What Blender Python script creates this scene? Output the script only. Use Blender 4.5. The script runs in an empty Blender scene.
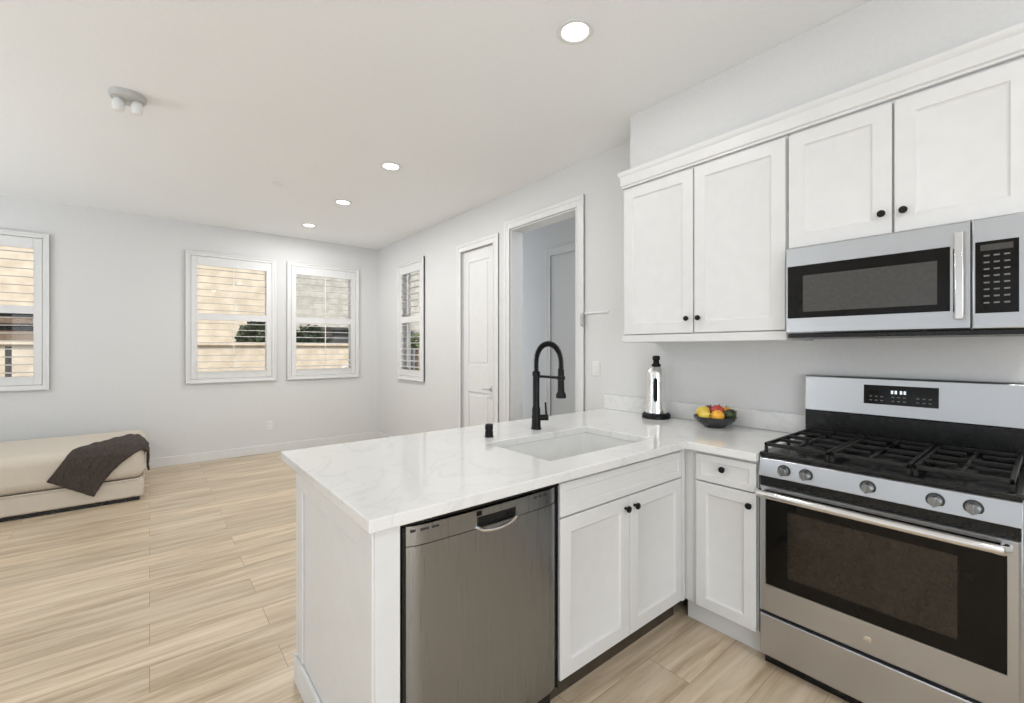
import bpy, bmesh, math, random
from mathutils import Matrix, Vector

random.seed(7)
sc = bpy.context.scene
col = sc.collection
PI = math.pi

# ------------------------------------------------------------------ camera, sky, light, exposure
cam_d = bpy.data.cameras.new('camera')
cam = bpy.data.objects.new('camera', cam_d)
col.objects.link(cam)
CAM_H = 1.37
cam.location = (0, 0, CAM_H)
cam.rotation_euler = (PI / 2, 0, math.radians(50.8))
cam_d.sensor_width = 36.0
cam_d.lens = 444.4 / 1024 * 36.0
cam_d.shift_y = -(351.5 - 348.6) / 1024
cam_d.clip_start = 0.03
sc.camera = cam

sc.view_settings.view_transform = 'Standard'
sc.view_settings.look = 'None'
sc.view_settings.gamma = 1.0
sc.view_settings.use_curve_mapping = False
sc.view_settings.exposure = -0.1

world = bpy.data.worlds.new('world')
sc.world = world
world.use_nodes = True
bg = world.node_tree.nodes['Background']
bg.inputs[0].default_value = (0.88, 0.94, 1.0, 1)
bg.inputs[1].default_value = 1.1

sun_d = bpy.data.lights.new('sun', 'SUN')
sun_d.energy = 4.5
sun_d.angle = 0.03
sun_d.color = (1.0, 0.97, 0.91)
sun = bpy.data.objects.new('sun', sun_d)
col.objects.link(sun)
sun.rotation_euler = Vector((-0.6, 0.0, -0.8)).to_track_quat('-Z', 'Y').to_euler()


def fill_lamp(name, loc, direction, w, h, power, color=(0.885, 0.945, 1.0)):
    d = bpy.data.lights.new(name, 'AREA')
    d.shape = 'RECTANGLE'
    d.size = w
    d.size_y = h
    d.energy = power
    d.color = color
    o = bpy.data.objects.new(name, d)
    col.objects.link(o)
    o.location = loc
    o.rotation_euler = Vector(direction).to_track_quat('-Z', 'Y').to_euler()
    return o


# added fill lamps, out of view at invented openings and in the hall
fill_lamp('patio_daylight', (-4.2, -3.96, 1.25), (0, 1, 5), 2.6, 2.3, 108)
fill_lamp('patio_daylight', (-0.6, -3.96, 1.25), (0, 1, 5), 2.6, 2.3, 10)
fill_lamp('window_daylight', (2.17, -0.9, 1.5), (-1, 0, 0.1), 3.2, 1.9, 70)
fill_lamp('hall_daylight', (-4.86, 3.22, 1.4), (1, 0, 0), 0.6, 2.5, 9)  # hall brightened by two added lamps
fill_lamp('hall_daylight', (-1.8, 3.22, 2.865), (0, 0.05, -1), 0.5, 0.5, 8)
DOWNLIGHT_W = 13
NEAR_DOWNLIGHT_W = 5.0
# more added fill lamps under the ceiling, out of view and without fixtures
for lx, ly, lw in ((0.5, 1.3, 9.0), (0.5, 0.0, 4.0)):
    ld = bpy.data.lights.new('ceiling_lamp', 'AREA')
    ld.shape = 'DISK'
    ld.size = 0.14
    ld.energy = lw
    ld.color = (1.0, 0.985, 0.96)
    lo = bpy.data.objects.new('ceiling_lamp', ld)
    col.objects.link(lo)
    lo.location = (lx, ly, 2.865)


# ------------------------------------------------------------------ materials
def new_mat(name):
    m = bpy.data.materials.new(name)
    m.use_nodes = True
    nt = m.node_tree
    b = nt.nodes['Principled BSDF']
    return m, nt, b


def noise_mat(name, c1, c2, scale=8.0, rough=0.5, metallic=0.0, bump=0.0, stretch=(1, 1, 1), detail=3.0, coat=0.0, spec=0.5, lo=0.35, hi=0.65):
    m, nt, b = new_mat(name)
    tc = nt.nodes.new('ShaderNodeTexCoord')
    mp = nt.nodes.new('ShaderNodeMapping')
    mp.inputs['Scale'].default_value = stretch
    nz = nt.nodes.new('ShaderNodeTexNoise')
    nz.inputs['Scale'].default_value = scale
    nz.inputs['Detail'].default_value = detail
    rp = nt.nodes.new('ShaderNodeValToRGB')
    rp.color_ramp.elements[0].position = lo
    rp.color_ramp.elements[1].position = hi
    rp.color_ramp.elements[0].color = (*c1, 1)
    rp.color_ramp.elements[1].color = (*c2, 1)
    L = nt.links.new
    L(tc.outputs['Object'], mp.inputs[0])
    L(mp.outputs[0], nz.inputs['Vector'])
    L(nz.outputs['Fac'], rp.inputs[0])
    L(rp.outputs[0], b.inputs['Base Color'])
    b.inputs['Roughness'].default_value = rough
    b.inputs['Metallic'].default_value = metallic
    b.inputs['Specular IOR Level'].default_value = spec
    b.inputs['Coat Weight'].default_value = coat
    if bump:
        bp = nt.nodes.new('ShaderNodeBump')
        bp.inputs['Strength'].default_value = bump
        bp.inputs['Distance'].default_value = 0.004
        L(nz.outputs['Fac'], bp.inputs['Height'])
        L(bp.outputs[0], b.inputs['Normal'])
    return m


def emit_mat(name, c, s):
    m, nt, b = new_mat(name)
    b.inputs['Base Color'].default_value = (*c, 1)
    b.inputs['Emission Color'].default_value = (*c, 1)
    b.inputs['Emission Strength'].default_value = s
    return m


def steel_mat(name, c, rough, axis):
    """brushed stainless steel; axis = direction of the brushing"""
    st = [1.5, 1.5, 1.5]
    for i in range(3):
        if i != axis:
            st[i] = 160
    m, nt, b = new_mat(name)
    tc = nt.nodes.new('ShaderNodeTexCoord')
    mp = nt.nodes.new('ShaderNodeMapping')
    mp.inputs['Scale'].default_value = st
    nz = nt.nodes.new('ShaderNodeTexNoise')
    nz.inputs['Scale'].default_value = 2.0
    nz.inputs['Detail'].default_value = 2.0
    mr = nt.nodes.new('ShaderNodeMapRange')
    mr.inputs['To Min'].default_value = rough * (0.8 if axis == 0 else 0.93)
    mr.inputs['To Max'].default_value = rough * (1.25 if axis == 0 else 1.07)
    L = nt.links.new
    L(tc.outputs['Object'], mp.inputs[0])
    L(mp.outputs[0], nz.inputs['Vector'])
    L(nz.outputs['Fac'], mr.inputs['Value'])
    L(mr.outputs[0], b.inputs['Roughness'])
    bp = nt.nodes.new('ShaderNodeBump')
    bp.inputs['Strength'].default_value = 0.05 if axis == 0 else 0.004
    bp.inputs['Distance'].default_value = 0.001
    L(nz.outputs['Fac'], bp.inputs['Height'])
    L(bp.outputs[0], b.inputs['Normal'])
    b.inputs['Base Color'].default_value = (*c, 1)
    b.inputs['Metallic'].default_value = 1.0
    return m


def glass_mat():
    m = bpy.data.materials.new('window_glass')
    m.use_nodes = True
    nt = m.node_tree
    nt.nodes.clear()
    out = nt.nodes.new('ShaderNodeOutputMaterial')
    mx = nt.nodes.new('ShaderNodeMixShader')
    tr = nt.nodes.new('ShaderNodeBsdfTransparent')
    gl = nt.nodes.new('ShaderNodeBsdfGlossy')
    gl.inputs['Roughness'].default_value = 0.0
    fr = nt.nodes.new('ShaderNodeFresnel')
    fr.inputs['IOR'].default_value = 1.45
    L = nt.links.new
    ge = nt.nodes.new('ShaderNodeNewGeometry')
    sb = nt.nodes.new('ShaderNodeMath')
    sb.operation = 'SUBTRACT'
    sb.inputs[0].default_value = 1.0
    sb.use_clamp = True
    ml = nt.nodes.new('ShaderNodeMath')
    ml.operation = 'MULTIPLY'
    L(ge.outputs['Backfacing'], sb.inputs[1])
    L(fr.outputs[0], ml.inputs[0])
    L(sb.outputs[0], ml.inputs[1])
    L(ml.outputs[0], mx.inputs[0])
    L(tr.outputs[0], mx.inputs[1])
    L(gl.outputs[0], mx.inputs[2])
    L(mx.outputs[0], out.inputs[0])
    return m


def floor_mat():
    m, nt, b = new_mat('oak_planks')
    L = nt.links.new
    tc = nt.nodes.new('ShaderNodeTexCoord')
    mp = nt.nodes.new('ShaderNodeMapping')
    mp.inputs['Rotation'].default_value = (0, 0, PI / 2)
    br = nt.nodes.new('ShaderNodeTexBrick')
    br.inputs['Scale'].default_value = 1.0
    br.inputs['Brick Width'].default_value = 1.25
    br.inputs['Row Height'].default_value = 0.19
    br.inputs['Mortar Size'].default_value = 0.0012
    br.inputs['Mortar Smooth'].default_value = 0.1
    br.offset = 0.37
    br.inputs['Color1'].default_value = (0.0, 0.0, 0.0, 1)
    br.inputs['Color2'].default_value = (1.0, 1.0, 1.0, 1)
    br.inputs['Mortar'].default_value = (0.2, 0.2, 0.2, 1)
    L(tc.outputs['Object'], mp.inputs[0])
    L(mp.outputs[0], br.inputs['Vector'])
    # long grain along the planks
    mg = nt.nodes.new('ShaderNodeMapping')
    mg.inputs['Scale'].default_value = (13, 1.0, 1)
    nz = nt.nodes.new('ShaderNodeTexNoise')
    nz.inputs['Scale'].default_value = 1.6
    nz.inputs['Detail'].default_value = 6
    nz.inputs['Roughness'].default_value = 0.62
    nz.inputs['Distortion'].default_value = 0.6
    ad = nt.nodes.new('ShaderNodeVectorMath')
    ad.operation = 'ADD'
    mu = nt.nodes.new('ShaderNodeVectorMath')
    mu.operation = 'SCALE'
    mu.inputs['Scale'].default_value = 7.0
    L(br.outputs['Color'], mu.inputs[0])
    L(tc.outputs['Object'], mg.inputs[0])
    L(mg.outputs[0], ad.inputs[0])
    L(mu.outputs[0], ad.inputs[1])
    L(ad.outputs[0], nz.inputs['Vector'])
    rp = nt.nodes.new('ShaderNodeValToRGB')
    rp.color_ramp.elements[0].position = 0.3
    rp.color_ramp.elements[0].color = (*FLOOR_A, 1)
    rp.color_ramp.elements[1].position = 0.7
    rp.color_ramp.elements[1].color = (*FLOOR_C, 1)
    e = rp.color_ramp.elements.new(0.5)
    e.color = (*FLOOR_B, 1)
    L(nz.outputs['Fac'], rp.inputs[0])
    # plank to plank tone
    hs = nt.nodes.new('ShaderNodeHueSaturation')
    mr = nt.nodes.new('ShaderNodeMapRange')
    mr.inputs['To Min'].default_value = 0.9
    mr.inputs['To Max'].default_value = 1.08
    L(br.outputs['Color'], mr.inputs['Value'])
    L(mr.outputs[0], hs.inputs['Value'])
    L(rp.outputs[0], hs.inputs['Color'])
    mx = nt.nodes.new('ShaderNodeMix')
    mx.data_type = 'RGBA'
    L(br.outputs['Fac'], mx.inputs['Factor'])
    L(hs.outputs[0], mx.inputs['A'])
    mx.inputs['B'].default_value = (0.30, 0.22, 0.14, 1)
    L(mx.outputs['Result'], b.inputs['Base Color'])
    b.inputs['Roughness'].default_value = 0.34
    bp = nt.nodes.new('ShaderNodeBump')
    bp.inputs['Strength'].default_value = 0.08
    bp.inputs['Distance'].default_value = 0.002
    L(nz.outputs['Fac'], bp.inputs['Height'])
    L(bp.outputs[0], b.inputs['Normal'])
    return m


def quartz_mat():
    m, nt, b = new_mat('white_quartz')
    L = nt.links.new
    tc = nt.nodes.new('ShaderNodeTexCoord')
    nz = nt.nodes.new('ShaderNodeTexNoise')
    nz.inputs['Scale'].default_value = 3.0
    nz.inputs['Detail'].default_value = 8
    nz.inputs['Distortion'].default_value = 1.6
    rp = nt.nodes.new('ShaderNodeValToRGB')
    cr = rp.color_ramp
    cr.elements[0].position = 0.0
    cr.elements[0].color = (0.80, 0.795, 0.785, 1)
    cr.elements[1].position = 1.0
    cr.elements[1].color = (0.82, 0.815, 0.80, 1)
    for p, c in ((0.475, (0.80, 0.795, 0.785)), (0.5, (0.745, 0.74, 0.73)), (0.525, (0.81, 0.805, 0.79))):
        e = cr.elements.new(p)
        e.color = (*c, 1)
    L(tc.outputs['Object'], nz.inputs['Vector'])
    L(nz.outputs['Fac'], rp.inputs[0])
    L(rp.outputs[0], b.inputs['Base Color'])
    b.inputs['Roughness'].default_value = 0.09
    return m


FLOOR_A, FLOOR_B, FLOOR_C = (0.41, 0.305, 0.195), (0.60, 0.48, 0.34), (0.74, 0.62, 0.475)
M = {}
M['wall'] = noise_mat('white_wall_paint', (0.71, 0.71, 0.707), (0.73, 0.73, 0.727), 60, 0.7, bump=0.03)
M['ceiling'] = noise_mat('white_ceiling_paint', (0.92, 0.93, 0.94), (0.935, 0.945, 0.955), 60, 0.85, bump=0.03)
M['trim'] = noise_mat('white_trim_paint', (0.755, 0.755, 0.75), (0.775, 0.775, 0.77), 20, 0.4)
M['cabinet'] = noise_mat('white_cabinet_lacquer', (0.745, 0.743, 0.738), (0.765, 0.763, 0.758), 14, 0.38)
M['floor'] = floor_mat()
M['quartz'] = quartz_mat()
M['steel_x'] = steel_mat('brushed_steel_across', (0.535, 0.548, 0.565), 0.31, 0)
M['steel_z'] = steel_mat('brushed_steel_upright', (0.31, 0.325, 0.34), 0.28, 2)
M['chrome'] = steel_mat('polished_steel', (0.78, 0.77, 0.76), 0.16, 2)
M['urn'] = steel_mat('satin_bright_steel', (0.88, 0.88, 0.87), 0.24, 2)
M['black_glass'] = noise_mat('black_glass', (0.006, 0.005, 0.004), (0.008, 0.007, 0.006), 5, 0.06, spec=0.2)
M['oven_window'] = noise_mat('oven_window_glass', (0.015, 0.011, 0.0075), (0.027, 0.020, 0.013), 60, 0.12)
M['micro_window'] = noise_mat('microwave_window_mesh', (0.055, 0.052, 0.048), (0.065, 0.061, 0.056), 60, 0.2)
M['iron'] = noise_mat('black_cast_iron', (0.010, 0.010, 0.010), (0.02, 0.0195, 0.019), 90, 0.5, bump=0.15, spec=0.3)
M['enamel'] = noise_mat('black_enamel', (0.008, 0.008, 0.008), (0.011, 0.011, 0.011), 30, 0.25, spec=0.35)
M['black'] = noise_mat('matt_black_metal', (0.006, 0.006, 0.006), (0.010, 0.010, 0.010), 40, 0.4, spec=0.22)
M['plastic'] = noise_mat('dark_grey_plastic', (0.03, 0.03, 0.03), (0.045, 0.045, 0.043), 40, 0.4)
M['mark'] = noise_mat('pale_print', (0.16, 0.16, 0.155), (0.2, 0.2, 0.195), 40, 0.5)
M['clock'] = emit_mat('clock_display', (0.75, 0.82, 0.85), 0.7)
M['toe_dark'] = noise_mat('dark_toe_board', (0.05, 0.038, 0.026), (0.075, 0.058, 0.04), 10, 0.6)  # shade of the recess painted into the sink toe board's colour
M['white_plastic'] = noise_mat('white_plastic', (0.80, 0.80, 0.79), (0.83, 0.83, 0.82), 20, 0.35)
M['grey_plastic'] = noise_mat('grey_plastic', (0.50, 0.50, 0.485), (0.56, 0.56, 0.545), 20, 0.5)
M['lamp'] = emit_mat('lamp_diffuser', (1.0, 0.98, 0.95), 6.0)
M['fabric'] = noise_mat('beige_linen', (0.60, 0.53, 0.44), (0.70, 0.63, 0.54), 220, 0.9, bump=0.25)
M['throw'] = noise_mat('dark_brown_knit', (0.040, 0.030, 0.024), (0.085, 0.066, 0.056), 120, 0.95, bump=0.8, detail=3)
M['glass'] = glass_mat()
M['sink'] = noise_mat('white_sink_composite', (0.80, 0.80, 0.785), (0.83, 0.83, 0.815), 12, 0.2)
M['lemon'] = noise_mat('lemon_peel', (0.75, 0.52, 0.05), (0.85, 0.66, 0.12), 60, 0.4, bump=0.2)
M['orange'] = noise_mat('orange_peel', (0.85, 0.36, 0.02), (0.92, 0.50, 0.05), 70, 0.4, bump=0.2)
M['apple'] = noise_mat('apple_skin', (0.50, 0.03, 0.03), (0.68, 0.10, 0.07), 9, 0.25)
M['plum'] = noise_mat('plum_skin', (0.16, 0.04, 0.04), (0.26, 0.09, 0.07), 9, 0.35)
M['lime'] = noise_mat('avocado_skin', (0.02, 0.035, 0.012), (0.05, 0.075, 0.025), 60, 0.45, bump=0.4)
M['stem'] = noise_mat('fruit_stem', (0.06, 0.04, 0.02), (0.12, 0.08, 0.04), 60, 0.8)
M['bowl'] = noise_mat('dark_glazed_bowl', (0.02, 0.02, 0.024), (0.05, 0.048, 0.05), 12, 0.2)
M['stucco'] = noise_mat('tan_stucco', (0.55, 0.47, 0.37), (0.68, 0.60, 0.49), 3.5, 0.9, bump=0.4)
M['stucco_grey'] = noise_mat('grey_stucco', (0.36, 0.355, 0.33), (0.50, 0.49, 0.46), 3.5, 0.9, bump=0.4)
M['block'] = noise_mat('tan_block', (0.54, 0.46, 0.36), (0.68, 0.60, 0.49), 5, 0.9, bump=0.4)
M['soil'] = noise_mat('pale_gravel', (0.50, 0.44, 0.35), (0.62, 0.56, 0.46), 14, 0.95, bump=0.5)
M['roof'] = noise_mat('brown_roof_tile', (0.13, 0.09, 0.065), (0.22, 0.16, 0.11), 9, 0.8, bump=0.4)
M['leaf'] = noise_mat('dark_green_leaves', (0.018, 0.03, 0.013), (0.06, 0.085, 0.035), 9, 0.7)
M['leaf_light'] = noise_mat('light_green_leaves', (0.06, 0.10, 0.03), (0.16, 0.21, 0.08), 9, 0.7)
M['slate'] = noise_mat('slate_grey_paint', (0.05, 0.055, 0.058), (0.075, 0.08, 0.083), 9, 0.6)
M['navy'] = noise_mat('blue_grey_paint', (0.05, 0.06, 0.09), (0.08, 0.09, 0.13), 9, 0.6)


# ------------------------------------------------------------------ mesh helpers
class MB:
    def __init__(self):
        self.bm = bmesh.new()

    def box(self, x0, y0, z0, x1, y1, z1):
        x0, x1 = min(x0, x1), max(x0, x1)
        y0, y1 = min(y0, y1), max(y0, y1)
        z0, z1 = min(z0, z1), max(z0, z1)
        v = [self.bm.verts.new(p) for p in ((x0, y0, z0), (x1, y0, z0), (x1, y1, z0), (x0, y1, z0), (x0, y0, z1), (x1, y0, z1), (x1, y1, z1), (x0, y1, z1))]
        for f in ((0, 3, 2, 1), (4, 5, 6, 7), (0, 1, 5, 4), (1, 2, 6, 5), (2, 3, 7, 6), (3, 0, 4, 7)):
            self.bm.faces.new([v[i] for i in f])
        return self

    def prism(self, pts, axis, a, b):
        """pts: 2D polygon in the two other axes (in x,y,z order), extruded from a to b along axis"""
        def P(p, t):
            q = list(p)
            q.insert(axis, t)
            return q
        A = [self.bm.verts.new(P(p, a)) for p in pts]
        B = [self.bm.verts.new(P(p, b)) for p in pts]
        n = len(pts)
        self.bm.faces.new(A[::-1])
        self.bm.faces.new(B)
        for i in range(n):
            self.bm.faces.new((A[i], A[(i + 1) % n], B[(i + 1) % n], B[i]))
        return self

    def tube(self, pts, r, seg=12, cap=True):
        pts = [Vector(p) for p in pts]
        n = len(pts)
        rs = r if isinstance(r, (list, tuple)) else [r] * n
        rings = []
        up = None
        for i, p in enumerate(pts):
            t = (pts[min(i + 1, n - 1)] - pts[max(i - 1, 0)]).normalized()
            if up is None:
                up = Vector((0, 0, 1)) if abs(t.z) < 0.9 else Vector((1, 0, 0))
            a = t.cross(up).normalized()
            up = a.cross(t).normalized()
            rings.append([self.bm.verts.new(p + (a * math.cos(2 * PI * k / seg) + up * math.sin(2 * PI * k / seg)) * rs[i]) for k in range(seg)])
        for i in range(n - 1):
            for k in range(seg):
                self.bm.faces.new((rings[i][k], rings[i][(k + 1) % seg], rings[i + 1][(k + 1) % seg], rings[i + 1][k]))
        if cap:
            self.bm.faces.new(rings[0][::-1])
            self.bm.faces.new(rings[-1])
        return self

    def lathe(self, prof, c=(0, 0, 0), seg=32, axis=2, close=False):
        """prof: list of (r, h); revolved about an axis through c"""
        rings = []
        for r, h in prof:
            ring = []
            for k in range(seg):
                a = 2 * PI * k / seg
                u, w = max(r, 1e-5) * math.cos(a), max(r, 1e-5) * math.sin(a)
                q = [u, w]
                q.insert(axis, h)
                ring.append(self.bm.verts.new((c[0] + q[0], c[1] + q[1], c[2] + q[2])))
            rings.append(ring)
        m = len(rings)
        for i in range(m if close else m - 1):
            j = (i + 1) % m
            for k in range(seg):
                self.bm.faces.new((rings[i][k], rings[i][(k + 1) % seg], rings[j][(k + 1) % seg], rings[j][k]))
        if not close:
            self.bm.faces.new(rings[0][::-1])
            self.bm.faces.new(rings[-1])
        return self

    def ball(self, c, r, squash=(1, 1, 1), seg=20, rot=None):
        m = Matrix.Translation(c)
        if rot:
            m = m @ rot
        m = m @ Matrix.Diagonal((*squash, 1))
        bmesh.ops.create_uvsphere(self.bm, u_segments=seg, v_segments=max(8, seg // 2 + 2), radius=r, matrix=m)
        return self

    def build(self, name, m, parent=None, bevel=0.0, seg=2, smooth=True, loc=None):
        bmesh.ops.recalc_face_normals(self.bm, faces=self.bm.faces[:])
        me = bpy.data.meshes.new(name)
        self.bm.to_mesh(me)
        self.bm.free()
        if smooth:
            me.polygons.foreach_set('use_smooth', [True] * len(me.polygons))
            me.set_sharp_from_angle(angle=math.radians(35))
        o = bpy.data.objects.new(name, me)
        col.objects.link(o)
        me.materials.append(m)
        if parent:
            o.parent = parent
        if loc:
            o.location = loc
        if bevel:
            b = o.modifiers.new('bevel', 'BEVEL')
            b.width = bevel
            b.segments = seg
            b.limit_method = 'ANGLE'
            b.angle_limit = math.radians(40)
            b.harden_normals = False
        return o


def thing(name, label, cat, loc=(0, 0, 0), rz=0.0, group=None):
    o = bpy.data.objects.new(name, None)
    col.objects.link(o)
    o.empty_display_size = 0.1
    o.location = loc
    o.rotation_euler = (0, 0, rz)
    o['label'] = label
    o['category'] = cat
    if group:
        o['group'] = group
    return o


def tag(o, label, cat, group=None, kind=None):
    o['label'] = label
    o['category'] = cat
    if group:
        o['group'] = group
    if kind:
        o['kind'] = kind
    return o


def structure(o):
    o['kind'] = 'structure'
    return o


def children(o):
    return [c for c in bpy.data.objects if c.parent == o]


def copy_tree(o, parent=None):
    c = o.copy()
    col.objects.link(c)
    if parent:
        c.parent = parent
    for ch in children(o):
        copy_tree(ch, c)
    return c


def base_at(t, p):
    """put a thing's Empty at its base, leaving its parts where they stand"""
    t.location = p
    for c in children(t):
        c.location = Vector(c.location) - Vector(p)


def panel_door(mb, x0, z0, x1, z1, yf, t=0.02, stile=0.058, recess=0.009, slope=0.012):
    """a framed door front: front face at y = yf (facing -y), recessed centre panel with a sloped inner edge"""
    bm = mb.bm
    yb = yf + t

    def ring(d, y):
        return [bm.verts.new(p) for p in ((x0 + d, y, z0 + d), (x1 - d, y, z0 + d), (x1 - d, y, z1 - d), (x0 + d, y, z1 - d))]
    rs = [ring(0, yb), ring(0, yf + 0.002), ring(0.002, yf), ring(stile, yf), ring(stile + 0.003, yf + 0.004), ring(stile + slope, yf + recess)]
    for a, b in zip(rs, rs[1:]):
        for k in range(4):
            bm.faces.new((a[k], a[(k + 1) % 4], b[(k + 1) % 4], b[k]))
    bm.faces.new(rs[-1])
    bm.faces.new(rs[0][::-1])
    return mb


def knob(parent, x, y, z):
    """small round knob on a front at y, sticking out to -y"""
    return MB().lathe([(0.006, 0.0), (0.006, -0.012), (0.0125, -0.016), (0.0145, -0.020), (0.0135, -0.025), (0.008, -0.027)], (x, y, z), 20, 1).build('knob', M['black'], parent)


# ------------------------------------------------------------------ setting
CEIL = 2.88
XW, YW = -6.55, 2.70            # faces of the window wall and of the kitchen wall
XE, YS = 2.2, -4.0              # walls beside and behind the camera
T = 0.15


def wall_cells(mb, along, fixed0, fixed1, a0, a1, z0, z1, holes):
    """a wall slab with rectangular holes (a, z ranges); along = 0 for x, 1 for y"""
    A = sorted({a0, a1, *[h[0] for h in holes], *[h[1] for h in holes]})
    Z = sorted({z0, z1, *[h[2] for h in holes], *[h[3] for h in holes]})
    bm = mb.bm
    cache = {}

    def V(a, f, z):
        k = (round(a, 4), round(f, 4), round(z, 4))
        if k not in cache:
            cache[k] = bm.verts.new((a, f, z) if along == 0 else (f, a, z))
        return cache[k]

    def solid(i, j):
        if i < 0 or j < 0 or i >= len(A) - 1 or j >= len(Z) - 1:
            return False
        ca, cz = (A[i] + A[i + 1]) / 2, (Z[j] + Z[j + 1]) / 2
        return not any(h[0] < ca < h[1] and h[2] < cz < h[3] for h in holes)
    for i in range(len(A) - 1):
        for j in range(len(Z) - 1):
            if not solid(i, j):
                continue
            a, b, c, d = A[i], A[i + 1], Z[j], Z[j + 1]
            for f in (fixed0, fixed1):
                bm.faces.new((V(a, f, c), V(b, f, c), V(b, f, d), V(a, f, d)))
            for (di, dj, p, q) in ((-1, 0, (a, c), (a, d)), (1, 0, (b, c), (b, d)), (0, -1, (a, c), (b, c)), (0, 1, (a, d), (b, d))):
                if not solid(i + di, j + dj):
                    bm.faces.new((V(p[0], fixed0, p[1]), V(q[0], fixed0, q[1]), V(q[0], fixed1, q[1]), V(p[0], fixed1, p[1])))
    return mb


WZ0, WZ1 = 1.00, 2.49          # window hole heights
WIN_W = 0.97                   # outer width of a shutter frame
west_windows = [0.815, 1.915, -1.28]
west_holes = [(c - WIN_W / 2 + 0.045, c + WIN_W / 2 - 0.045, WZ0, WZ1) for c in west_windows]
SIDE_C, SIDE_W = -5.43, 0.76
HALL_L, HALL_R, HALL_T = -3.335, -2.475, 2.52
DOOR_L, DOOR_R, DOOR_T = -4.20, -3.60, 2.44

structure(MB().box(XW - 0.15, YS - 0.15, -0.1, XE + 0.15, 3.75, 0).build('floor', M['floor'], smooth=False))
structure(MB().box(XW - 0.15, YS - 0.15, CEIL, XE + 0.15, 3.75, CEIL + 0.12).build('ceiling', M['ceiling'], smooth=False))
structure(wall_cells(MB(), 1, XW - T, XW, YS, YW, 0, CEIL, west_holes).build('wall_back', M['wall'], smooth=False))
structure(wall_cells(MB(), 0, YW, YW + T, XW - T, XE + T, 0, CEIL, [
    (SIDE_C - SIDE_W / 2 + 0.045, SIDE_C + SIDE_W / 2 - 0.045, WZ0, WZ1),
    (DOOR_L, DOOR_R, 0, DOOR_T), (HALL_L, HALL_R, 0, HALL_T)]).build('wall_right', M['wall'], smooth=False))
structure(wall_cells(MB(), 0, YS - T, YS, XW - T, XE + T, 0, CEIL, [(-5.5, -2.9, 0.08, 2.42), (-1.9, 0.7, 0.08, 2.42)]).build('wall_left', M['wall'], smooth=False))
structure(wall_cells(MB(), 1, XE, XE + T, YS, YW, 0, CEIL, [(-2.5, 0.7, 0.55, 2.45)]).build('wall_front', M['wall'], smooth=False))
structure(MB().box(-1.752, 2.42, 2.487, XE, YW - 0.001, CEIL - 0.001).build('wall_soffit', M['wall'], smooth=False))
# hall behind the opening
structure(MB().box(-5.0, 3.6, 0, -1.4, 3.72, CEIL).build('wall_hall', M['wall'], smooth=False))
structure(MB().box(-5.0, YW + T, 0, -4.9, 3.6, CEIL).build('wall_hall_end', M['wall'], smooth=False))
structure(MB().box(-1.5, YW + T, 0, -1.4, 3.6, CEIL).build('wall_hall_side', M['wall'], smooth=False))


def baseboard(name, boxes):
    mb = MB()
    for b in boxes:
        mb.box(*b)
    return structure(mb.build(name, M['trim'], bevel=0.004))


baseboard('baseboard_back', [(XW + 0.001, YS, 0, XW + 0.016, YW - 0.002, 0.11)])
baseboard('baseboard_right', [(XW + 0.02, YW - 0.016, 0, DOOR_L - 0.09, YW - 0.001, 0.11), (-2.37, YW - 0.016, 0, -2.0, YW - 0.001, 0.11)])
baseboard('baseboard_hall', [(-4.89, 3.584, 0, -3.83, 3.599, 0.11)])


def casing(mb, x0, x1, ztop, y, w=0.085, t=0.018):
    """door casing of stepped profile on a wall face at y (facing -y)"""
    for a, b, d in ((0, w, t * 0.65), (w * 0.62, w, t), (0.0, w * 0.16, t)):
        mb.box(x0 - b, y - d, 0, x0 - a, y, ztop + b)
        mb.box(x1 + a, y - d, 0, x1 + b, y, ztop + b)
        mb.box(x0 - a, y - d, ztop + a, x1 + a, y, ztop + b)
    return mb


def two_panel_leaf(mb, x0, x1, z0, z1, yf, t, mid0, mid1, st=0.105):
    """flush slab with two framed, raised panels"""
    mb.box(x0, yf + 0.008, z0, x1, yf + t, z1)
    mb.box(x0, yf, z0, x0 + st, yf + 0.008, z1).box(x1 - st, yf, z0, x1, yf + 0.008, z1)
    mb.box(x0 + st, yf, z1 - st - 0.02, x1 - st, yf + 0.008, z1)
    mb.box(x0 + st, yf, mid0, x1 - st, yf + 0.008, mid1)
    mb.box(x0 + st, yf, z0, x1 - st, yf + 0.008, z0 + 0.2)
    for a, b in ((z0 + 0.2, mid0), (mid1, z1 - st - 0.02)):
        mb.box(x0 + st + 0.035, yf + 0.002, a + 0.035, x1 - st - 0.035, yf + 0.009, b - 0.035)
    return mb


def make_door(name, x0, x1, ztop, yface, mid0, mid1, handle_x):
    r = bpy.data.objects.new(name, None)
    col.objects.link(r)
    structure(r)
    casing(MB(), x0, x1, ztop, yface).build('door_casing', M['trim'], r, 0.003)
    leaf = two_panel_leaf(MB(), x0 + 0.004, x1 - 0.004, 0.008, ztop - 0.004, yface + 0.02, 0.04, mid0, mid1).build('door_leaf', M['trim'], r, 0.004)
    if handle_x:
        s = -1 if handle_x > (x0 + x1) / 2 else 1
        h = MB().lathe([(0.03, 0.0), (0.03, -0.006), (0.026, -0.01), (0.012, -0.012), (0.012, -0.05)], (handle_x, yface + 0.02, 0.955), 20, 1)
        h.tube([(handle_x, yface - 0.03, 0.955), (handle_x + s * 0.03, yface - 0.034, 0.955), (handle_x + s * 0.1, yface - 0.034, 0.953)], [0.011, 0.009, 0.007], 10)
        h.build('door_handle', M['grey_plastic'], leaf)
    return r


make_door('door_1', DOOR_L, DOOR_R, DOOR_T, YW, 0.90, 1.19, -3.655)
make_door('door_2', -3.70, -2.90, DOOR_T, 3.6, 0.90, 1.19, None)
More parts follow.
